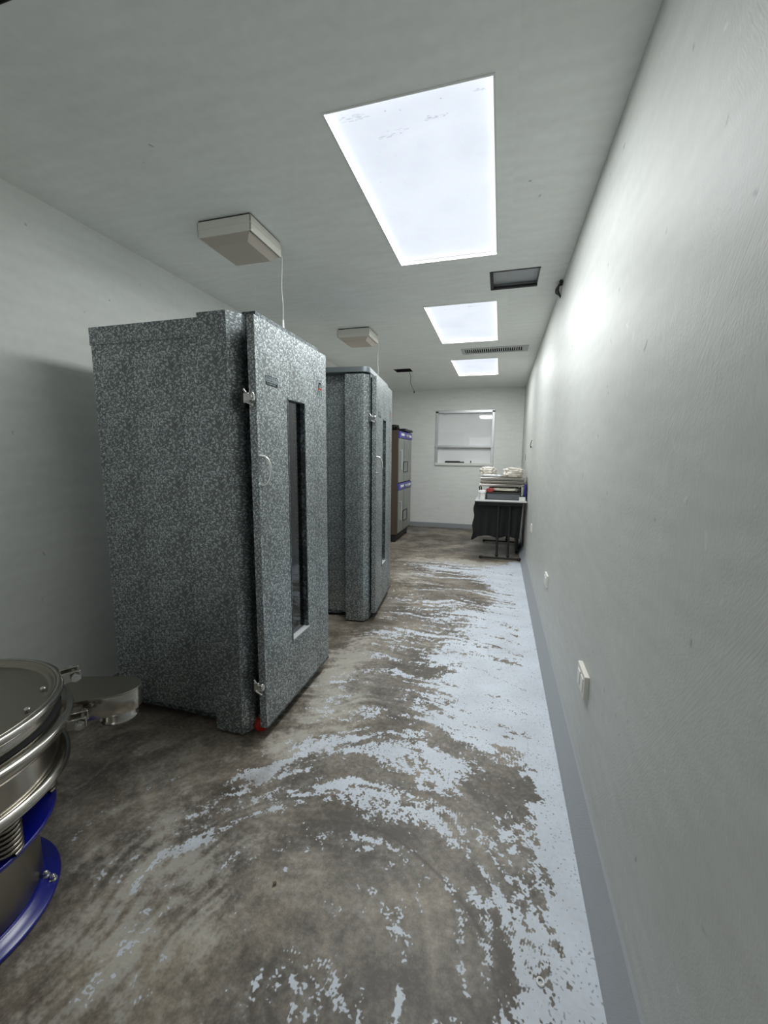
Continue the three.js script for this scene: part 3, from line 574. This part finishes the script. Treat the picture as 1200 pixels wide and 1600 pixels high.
// ---------------------------------------------------------------- round vibrating sieve
{
  const CX = -1.44, CD = 0.597;
  const t = thing('vibrating_sieve', 'round stainless steel vibrating sieve on a blue base', 'sieve', [CX, 0, CD]);
  // lid and rim
  mesh('lid', lathe([[0, 0.611], [0.2, 0.609], [0.285, 0.606], [0.292, 0.607], [0.296, 0.614], [0.301, 0.622], [0.306, 0.623], [0.308, 0.619], [0.308, 0.6], [0, 0.6]], 96), M.steelSoft, t);
  mesh('clamp_band', lathe([[0.304, 0.62], [0.312, 0.624], [0.321, 0.62], [0.324, 0.611], [0.322, 0.603], [0.312, 0.595], [0.304, 0.598]], 96), M.steel, t);
  mesh('upper_drum', lathe([[0.3, 0.6], [0.303, 0.596], [0.303, 0.555], [0.3, 0.552], [0.29, 0.552]], 96), M.steel, t);
  mesh('screen_ring', lathe([[0.3, 0.556], [0.322, 0.556], [0.339, 0.55], [0.342, 0.54], [0.336, 0.526], [0.329, 0.512], [0.322, 0.508], [0.3, 0.508]], 96), M.steel, t);
  mesh('ring_gasket', lathe([[0.302, 0.562], [0.312, 0.561], [0.313, 0.556], [0.302, 0.555]], 96), M.rubber, t);
  mesh('lower_drum', lathe([[0.298, 0.51], [0.3, 0.505], [0.3, 0.42], [0.298, 0.412], [0.28, 0.412]], 96), M.steel, t);
  mesh('lower_flange', lathe([[0.298, 0.416], [0.306, 0.419], [0.316, 0.415], [0.323, 0.405], [0.323, 0.394], [0.316, 0.386], [0.304, 0.383], [0.2, 0.386]], 96), M.steel, t);
  mesh('underside', lathe([[0.0, 0.39], [0.22, 0.388], [0.3, 0.384], [0.3, 0.376], [0.0, 0.37]], 48), M.dark, t);
  // blue carrying plate, cylinder, foot ring
  mesh('spring_plate', lathe([[0.18, 0.263], [0.272, 0.263], [0.277, 0.26], [0.277, 0.252], [0.272, 0.249], [0.18, 0.249], [0.18, 0.263]], 80), M.blue, t);
  mesh('base_drum', lathe([[0.228, 0.249], [0.228, 0.04], [0.215, 0.03]], 80), M.steelSoft, t);
  mesh('drum_seam', bx(-0.003, 0.003, 0.04, 0.249, -0.232, -0.224, 0.001), M.steel, t).rotation.y = 1.25;
  mesh('foot_ring', lathe([[0.205, 0.0], [0.262, 0.0], [0.268, 0.004], [0.27, 0.01], [0.266, 0.016], [0.252, 0.02], [0.236, 0.03], [0.23, 0.036], [0.205, 0.036], [0.205, 0.0]], 96), M.blue, t);
  const at = (a, r, y) => [r * Math.cos(a), y, r * Math.sin(a)];
  for (let k = 0; k < 7; k++) {
    const a = 0.166 + k * Math.PI * 2 / 7, pts = [], turns = 8.5, h0 = 0.266, h1 = 0.382, r = 0.034;
    for (let q = 0; q <= turns * 14; q++) { const u = q / (turns * 14), b = u * turns * 2 * Math.PI; const c = at(a, 0.244, 0); pts.push([c[0] + r * Math.cos(b), h0 + (h1 - h0) * u, c[2] + r * Math.sin(b)]); }
    mesh('spring', tube(pts, 0.0052, 150, 7), M.steelSoft, t);
  }
  for (let k = 0; k < 8; k++) {
    const a = 0.73 + (k >> 1) * Math.PI / 2 + (k & 1 ? 0.04 : 0), c = at(a, k & 1 ? 0.2385 : 0.257, 0), y0 = k & 1 ? 0.03 : 0.019;
    const w = new THREE.CylinderGeometry(0.011, 0.011, 0.004, 18), n = new THREE.CylinderGeometry(0.008, 0.008, 0.01, 6), s = new THREE.SphereGeometry(0.006, 12, 8);
    w.translate(c[0], y0 + 0.001, -c[2]); n.translate(c[0], y0 + 0.007, -c[2]); s.translate(c[0], y0 + 0.013, -c[2]);
    mesh('bolt', [w, n, s], M.chrome, t);
  }
  for (const [a, r, y] of [[1.06, 0.336, 0.61], [0.8, 0.345, 0.5]]) {
    const c = at(a, r, y), g = new THREE.Group(); g.name = partName(t, 'clamp'); t.add(g); g.position.set(c[0], y, -c[2]); g.rotation.y = a;
    mesh('lug', [bx(-0.02, 0.03, -0.016, 0.016, -0.024, -0.014, 0.003), bx(-0.02, 0.03, -0.016, 0.016, 0.014, 0.024, 0.003)], M.steel, g);
    mesh('clamp_screw', [rod([0.014, 0, -0.045], [0.014, 0, 0.05], 0.006), rod([0.014, 0, 0.028], [0.014, 0, 0.042], 0.013, 6), rod([0.014, 0, -0.04], [0.014, 0, -0.028], 0.013, 6)], M.chrome, g);
  }
  mesh('lid_fastener', ball([0.235, 0.613, 0.13], 0.008, 1, 0.5, 1), M.chrome, t);
  mesh('lid_fastener', ball([0.17, 0.613, 0.215], 0.008, 1, 0.5, 1), M.chrome, t);
  // discharge spout
  const P = [[-1.5, 0.9], [-1.452, 0.972], [-1.393, 0.994], [-1.31, 1.02], [-1.233, 1.045], [-1.2, 1.052], [-1.168, 1.046], [-1.144, 1.028], [-1.135, 1.004], [-1.138, 0.984], [-1.148, 0.963], [-1.166, 0.944], [-1.19, 0.926], [-1.249, 0.888], [-1.315, 0.858], [-1.35, 0.84], [-1.36, 0.8], [-1.4, 0.82]];
  const s = new THREE.Shape(P.map(([x, d]) => new THREE.Vector2(x - CX, d - CD)));
  const g = new THREE.ExtrudeGeometry(s, { depth: 0.066, bevelEnabled: true, bevelSize: 0.0015, bevelThickness: 0.0015, bevelSegments: 2, bevelOffset: -0.0015 });
  g.rotateX(-Math.PI / 2); g.translate(0, 0.457, 0);
  const sp = mesh('spout', toCreasedNormals(g, 0.6), M.steel, t);
  const o = new THREE.Group(); o.name = 'spout_outlet'; 
  const og = lathe([[0.05, 0.46], [0.052, 0.456], [0.052, 0.437], [0.056, 0.432], [0.056, 0.428], [0.05, 0.428], [0.047, 0.44], [0.047, 0.46]], 40); og.translate(-1.195 - CX, 0, -(0.985 - CD));
  mesh('spout_outlet', og, M.steel, sp);
  const top = new THREE.ExtrudeGeometry(s, { depth: 0.003, bevelEnabled: true, bevelSize: 0.002, bevelThickness: 0.001, bevelSegments: 1, bevelOffset: 0.0015 });
  top.rotateX(-Math.PI / 2); top.translate(0, 0.524, 0);
  mesh('spout_cover', top, M.steelSoft, sp);
}

// ---------------------------------------------------------------- folding table at the end and what lies on it
{
  const t = thing('folding_table', 'folding table with black legs and pale top, against the right wall by the end window', 'table', [0.028, 0, 5.3]);
  mesh('tabletop', bx(-0.315, 0.312, 0.737, 0.757, 0, 1.22, 0.006), std({ color: 0xb9bbba, roughness: 0.5 }), t);
  mesh('edge_band', [bx(-0.318, 0.315, 0.728, 0.742, -0.003, 1.223, 0.004)], M.dark, t);
  mesh('apron', [bx(-0.27, 0.27, 0.69, 0.73, 0.05, 0.075, 0.003), bx(-0.27, 0.27, 0.69, 0.73, 1.14, 1.165, 0.003)], M.black, t);
  for (const w of [0.02, 1.12]) {
    const l = mesh('leg', [rod([-0.02, 0.045, w + 0.03], [-0.02, 0.72, w + 0.06], 0.0135), rod([0.118, 0.045, w + 0.03], [0.118, 0.72, w + 0.06], 0.0135), ball([-0.02, 0.05, w + 0.03], 0.021), ball([0.118, 0.05, w + 0.03], 0.021), rod([-0.02, 0.03, w + 0.03], [-0.02, 0.022, w], 0.012), rod([0.118, 0.03, w + 0.03], [0.118, 0.022, w], 0.012)], M.dark, t);
    mesh('foot_bar', [rod([-0.215, 0.02, w], [0.255, 0.02, w], 0.012), ball([-0.215, 0.02, w], 0.02, 1.3, 1, 1), ball([0.255, 0.02, w], 0.02, 1.3, 1, 1)], M.black, l);
  }
}
{ // black sheet hanging behind the front edge
  const g = new THREE.BoxGeometry(0.6, 0.46, 0.02, 40, 24, 1), p = g.attributes.position;
  for (let i = 0; i < p.count; i++) { const x = p.getX(i), y = p.getY(i), low = clamp((0.2 - y) / 0.43); p.setXYZ(i, x - 0.02 * low + (x < -0.2 ? 0.008 * Math.sin(y * 33) : 0), y - low * 0.012 * Math.sin(x * 23 + 1) - 0.05 * low * smooth(-0.2, -0.3, x), p.getZ(i) + 0.012 * Math.sin(x * 34) * (0.3 + low)); }
  g.translate(0.0, 0.4972, -5.46); g.computeVertexNormals();
  tag(mesh('black_sheet', g, std({ color: 0x070707, roughness: 0.6 })), 'black plastic sheet hanging under the front of the folding table', 'plastic sheet');
}
tag(mesh('board', [bx(0.255, 0.285, 0.0, 0.7, 5.75, 6.3, 0.004), bx(0.25, 0.29, 0.0, 0.03, 5.75, 6.3, 0.004)], M.black), 'black board standing under the folding table by the wall', 'board');
const TT = 0.757;                                         // top of the table
{
  const t = thing('metal_crate', 'grey slatted metal crate, lowest of the stack on the folding table', 'crate', [0.057, TT, 5.42]);
  const m = std({ color: 0x777a7e, roughness: 0.45, metalness: 0.5 });
  mesh('frame', [bx(-0.215, -0.2, 0, 0.085, 0, 0.45, 0.003), bx(0.2, 0.215, 0, 0.085, 0, 0.45, 0.003), bx(-0.2, 0.2, 0, 0.008, 0, 0.45), bx(-0.22, 0.22, 0.078, 0.09, -0.003, 0.453, 0.003)], M.dark, t);
  for (let k = 0; k < 5; k++) mesh('slat', bx(-0.2, 0.2, 0.008 + k * 0.014, 0.019 + k * 0.014, 0.003, 0.012, 0.002), m, t);
  mesh('back', bx(-0.2, 0.2, 0.008, 0.078, 0.02, 0.44), m, t);
}
function lump(w, h, l, seed, amp, geo = [28, 14, 22]) {
  const g = new THREE.SphereGeometry(1, geo[0] * 2, geo[1] * 2), p = g.attributes.position;
  for (let i = 0; i < p.count; i++) {
    let x = p.getX(i), y = p.getY(i), z = p.getZ(i);
    const sq = (v, e) => Math.sign(v) * Math.abs(v) ** e;
    const nz = 1 + amp * (n3(x * 2.4 + seed, y * 2.4, z * 2.4) + 0.6 * n3(x * 6 + seed, y * 6, z * 6) + 0.35 * n3(x * 13, y * 13 + seed, z * 13));
    x = sq(x, 0.55) * nz; z = sq(z, 0.55) * nz; y = sq(y, 0.75) * nz;
    p.setXYZ(i, x * w / 2, Math.max(y, -0.86) * h / 2 + h * 0.43, z * l / 2);
  }
  g.computeVertexNormals(); return g;
}
{ // printed flour sack
  const c = document.createElement('canvas'); c.width = 256; c.height = 128; const g = c.getContext('2d'), R = rng(44);
  g.fillStyle = '#e8e4d2'; g.fillRect(0, 0, 256, 128);
  for (let k = 0; k < 40; k++) { g.fillStyle = ['#c9b46a', '#d8d2bc', '#b54a3a', '#8aa0b4', '#f2efe4'][Math.floor(R() * 5)]; g.fillRect(R() * 256, R() * 128, 6 + 30 * R(), 3 + 9 * R()); }
  const s = mesh('sack', lump(0.4, 0.066, 0.4, 3, 0.1), std({ map: finish(new THREE.CanvasTexture(c), true, true), roughness: 0.6 }));
  s.position.set(0.065, TT + 0.092, -5.74); tag(s, 'printed cream sack squeezed between the slatted crate and the trays', 'sack');
}
const trayGeo = (() => {
  const w = 0.54, l = 0.58, h = 0.026, r = 0.006;
  return merge([bx(-w / 2, w / 2, 0, 0.004, 0, l, 0.001), bx(-w / 2, w / 2, 0, h, -0.004, 0.006, 0.003), bx(-w / 2, w / 2, 0, h, l - 0.006, l + 0.004, 0.003), bx(-w / 2 - 0.004, -w / 2 + 0.006, 0, h, 0, l, 0.003), bx(w / 2 - 0.006, w / 2 + 0.004, 0, h, 0, l, 0.003), rod([-w / 2 - 0.008, h, -0.006], [w / 2 + 0.008, h, -0.006], r), rod([-w / 2 - 0.008, h, l + 0.006], [w / 2 + 0.008, h, l + 0.006], r), rod([-w / 2 - 0.006, h, -0.006], [-w / 2 - 0.006, h, l + 0.006], r), rod([w / 2 + 0.006, h, -0.006], [w / 2 + 0.006, h, l + 0.006], r)]);
})();
['lowest of the three wide metal trays, just above the printed sack', 'wide metal tray in the middle of the three piled trays', 'topmost wide metal tray, under the crumpled plastic bags'].forEach((label, k) => {
  const m = mesh('metal_tray', trayGeo, k === 1 ? M.steelSoft : M.steel); m.position.set(0.03 + 0.004 * k, TT + 0.162 + k * 0.041, -5.53 - 0.008 * k); m.rotation.y = 0.01 * (k - 1);
  tag(m, label, 'tray', 'metal trays piled on the folding table');
});
{ const s = mesh('red_cloth', lump(0.09, 0.05, 0.06, 9, 0.35), std({ color: 0xa84444, roughness: 0.8 })); s.position.set(-0.11, TT + 0.092, -5.47); tag(s, 'small red cloth crumpled at the front of the tray stack', 'cloth'); }
{ // white cloth hanging over the left of the stack
  const s = mesh('white_bag', lump(0.1, 0.05, 0.07, 17, 0.2), std({ color: 0xe9eaea, roughness: 0.5 })); s.position.set(-0.205, TT + 0.07, -5.46); tag(s, 'small white plastic bag crumpled on a carton left of the red cloth', 'bag');
}
{
  const m = phy({ color: 0xf4f0e8, roughness: 0.45, transmission: 0.4, thickness: 0 });
  const a = mesh('plastic_bag', lump(0.21, 0.13, 0.28, 23, 0.36), m); a.position.set(-0.155, TT + 0.285, -5.85); tag(a, 'crumpled cloudy plastic bag on the trays, nearer the end window', 'bag');
  const b = mesh('plastic_bag', lump(0.24, 0.12, 0.3, 37, 0.36), m); b.position.set(0.178, TT + 0.285, -5.8); tag(b, 'crumpled beige plastic bag on the trays, touching the right wall', 'bag');
  const c = mesh('plastic_bag', lump(0.26, 0.03, 0.1, 51, 0.3), std({ color: 0xe4e6e6, roughness: 0.35 })); c.position.set(-0.11, TT + 0.285, -5.6); tag(c, 'flat white plastic bag at the front edge of the topmost tray', 'bag');
}
{ const t = mesh('blue_folder', [bx(0.314, 0.336, TT, TT + 0.2, 5.5, 5.8, 0.004), bx(0.318, 0.332, TT + 0.19, TT + 0.205, 5.52, 5.78, 0.003)], M.blue); tag(t, 'dark blue folder standing against the right wall on the table', 'folder'); }
{
  const t = thing('white_box', 'small white carton on the table below the blue folder', 'box', [0.285, TT, 5.36]);
  mesh('carton', bx(-0.035, 0.038, 0, 0.042, 0, 0.09, 0.003), M.white, t); mesh('flap', bx(-0.036, 0.039, 0.04, 0.045, -0.002, 0.05, 0.001), M.whiteWarm, t);
}
{
  const t = thing('carton', 'white carton standing beside the slatted crate on the table', 'box', [-0.2, TT, 5.4]);
  mesh('box', bx(-0.03, 0.03, 0, 0.06, 0, 0.12, 0.003), M.white, t); mesh('lid', bx(-0.031, 0.031, 0.048, 0.066, -0.001, 0.121, 0.002), M.whiteWarm, t);
}
{ // dark bracket at the left of the tray stack
  const t = mesh('tray_stand', [rod([-0.225, TT + 0.003, 5.56], [-0.25, TT + 0.155, 5.56], 0.008), rod([-0.225, TT + 0.003, 5.98], [-0.25, TT + 0.155, 5.98], 0.008), rod([0.285, TT + 0.003, 5.86], [0.285, TT + 0.155, 5.86], 0.008), rod([0.285, TT + 0.003, 5.98], [0.285, TT + 0.155, 5.98], 0.008), rod([-0.25, TT + 0.15, 5.52], [-0.25, TT + 0.15, 6.02], 0.007), rod([0.285, TT + 0.15, 5.84], [0.285, TT + 0.15, 6.02], 0.007), rod([-0.25, TT + 0.15, 5.98], [0.285, TT + 0.15, 5.98], 0.007)], M.dark);
  tag(t, 'dark wire stand holding the metal trays above the crate', 'stand');
}

// ---------------------------------------------------------------- plates on the right wall
function wallPlate(y, d, h, l, thick, label, lean = 0) {
  const t = thing('wall_outlet', label, 'outlet', [XR, y, d]);
  const p = mesh('cover_plate', bx(-thick, 0.001, -h / 2, h / 2, -l / 2, l / 2, 0.003), M.whiteWarm, t); p.rotation.z = lean;
  mesh('socket', [bx(-thick - 0.003, -thick + 0.001, -h * 0.3, h * 0.3, -l * 0.36, -l * 0.06, 0.002), bx(-thick - 0.003, -thick + 0.001, -h * 0.3, h * 0.3, l * 0.06, l * 0.36, 0.002)], M.white, p);
}
wallPlate(0.452, 1.63, 0.09, 0.135, 0.017, 'cracked white double outlet low on the right wall, nearest the camera');
wallPlate(0.452, 2.98, 0.085, 0.13, 0.012, 'small white outlet low on the right wall, between the nearest outlet and the table');
wallPlate(0.56, 4.52, 0.085, 0.1, 0.01, 'small white outlet low on the right wall, closest to the folding table');
{
  const t = thing('wall_hook', 'small grey wire hook on the right wall above the table', 'hook', [XR, 1.46, 5.08]);
  mesh('plate', bx(-0.008, 0.001, -0.05, 0.055, -0.035, 0.035, 0.003), M.whiteWarm, t);
  mesh('hook', tube([[-0.008, 0.04, 0.0], [-0.02, 0.01, 0.0], [-0.024, -0.03, 0.005], [-0.018, -0.05, 0.012], [-0.012, -0.03, 0.02]], 0.004), M.dark, t);
}
{
  const t = thing('wall_switch', 'narrow switch with a dark slot on the right wall near the end corner', 'switch', [XR, 1.3, 6.1]);
  mesh('cover_plate', bx(-0.008, 0.001, -0.06, 0.06, -0.04, 0.04, 0.003), M.whiteWarm, t);
  mesh('rocker', bx(-0.012, -0.006, -0.045, 0.045, -0.02, 0.02, 0.002), M.dark, t);
}

// ---------------------------------------------------------------- small things dropped on the floor
{
  const g = new THREE.IcosahedronGeometry(0.006, 2), p = g.attributes.position; for (let i = 0; i < p.count; i++) { const k = 1 + 0.3 * n3(p.getX(i) * 150, p.getY(i) * 150, p.getZ(i) * 150); p.setXYZ(i, p.getX(i) * k, p.getY(i) * k * 0.7, p.getZ(i) * k); }
  g.computeVertexNormals(); const m = mesh('pebble', g, std({ color: 0x6d6150, roughness: 0.9 })); m.position.set(-0.605, 0.005, -0.955); tag(m, 'tiny brown pebble lying on the bare dark concrete', 'pebble');
  const r = new THREE.TorusGeometry(0.008, 0.0028, 8, 20); r.rotateX(Math.PI / 2); const w = mesh('washer', r, M.white); w.position.set(0.155, 0.0025, -0.93); tag(w, 'tiny white plastic ring lying on the floor near the kerb', 'ring');
}
renderer.render(scene, camera);
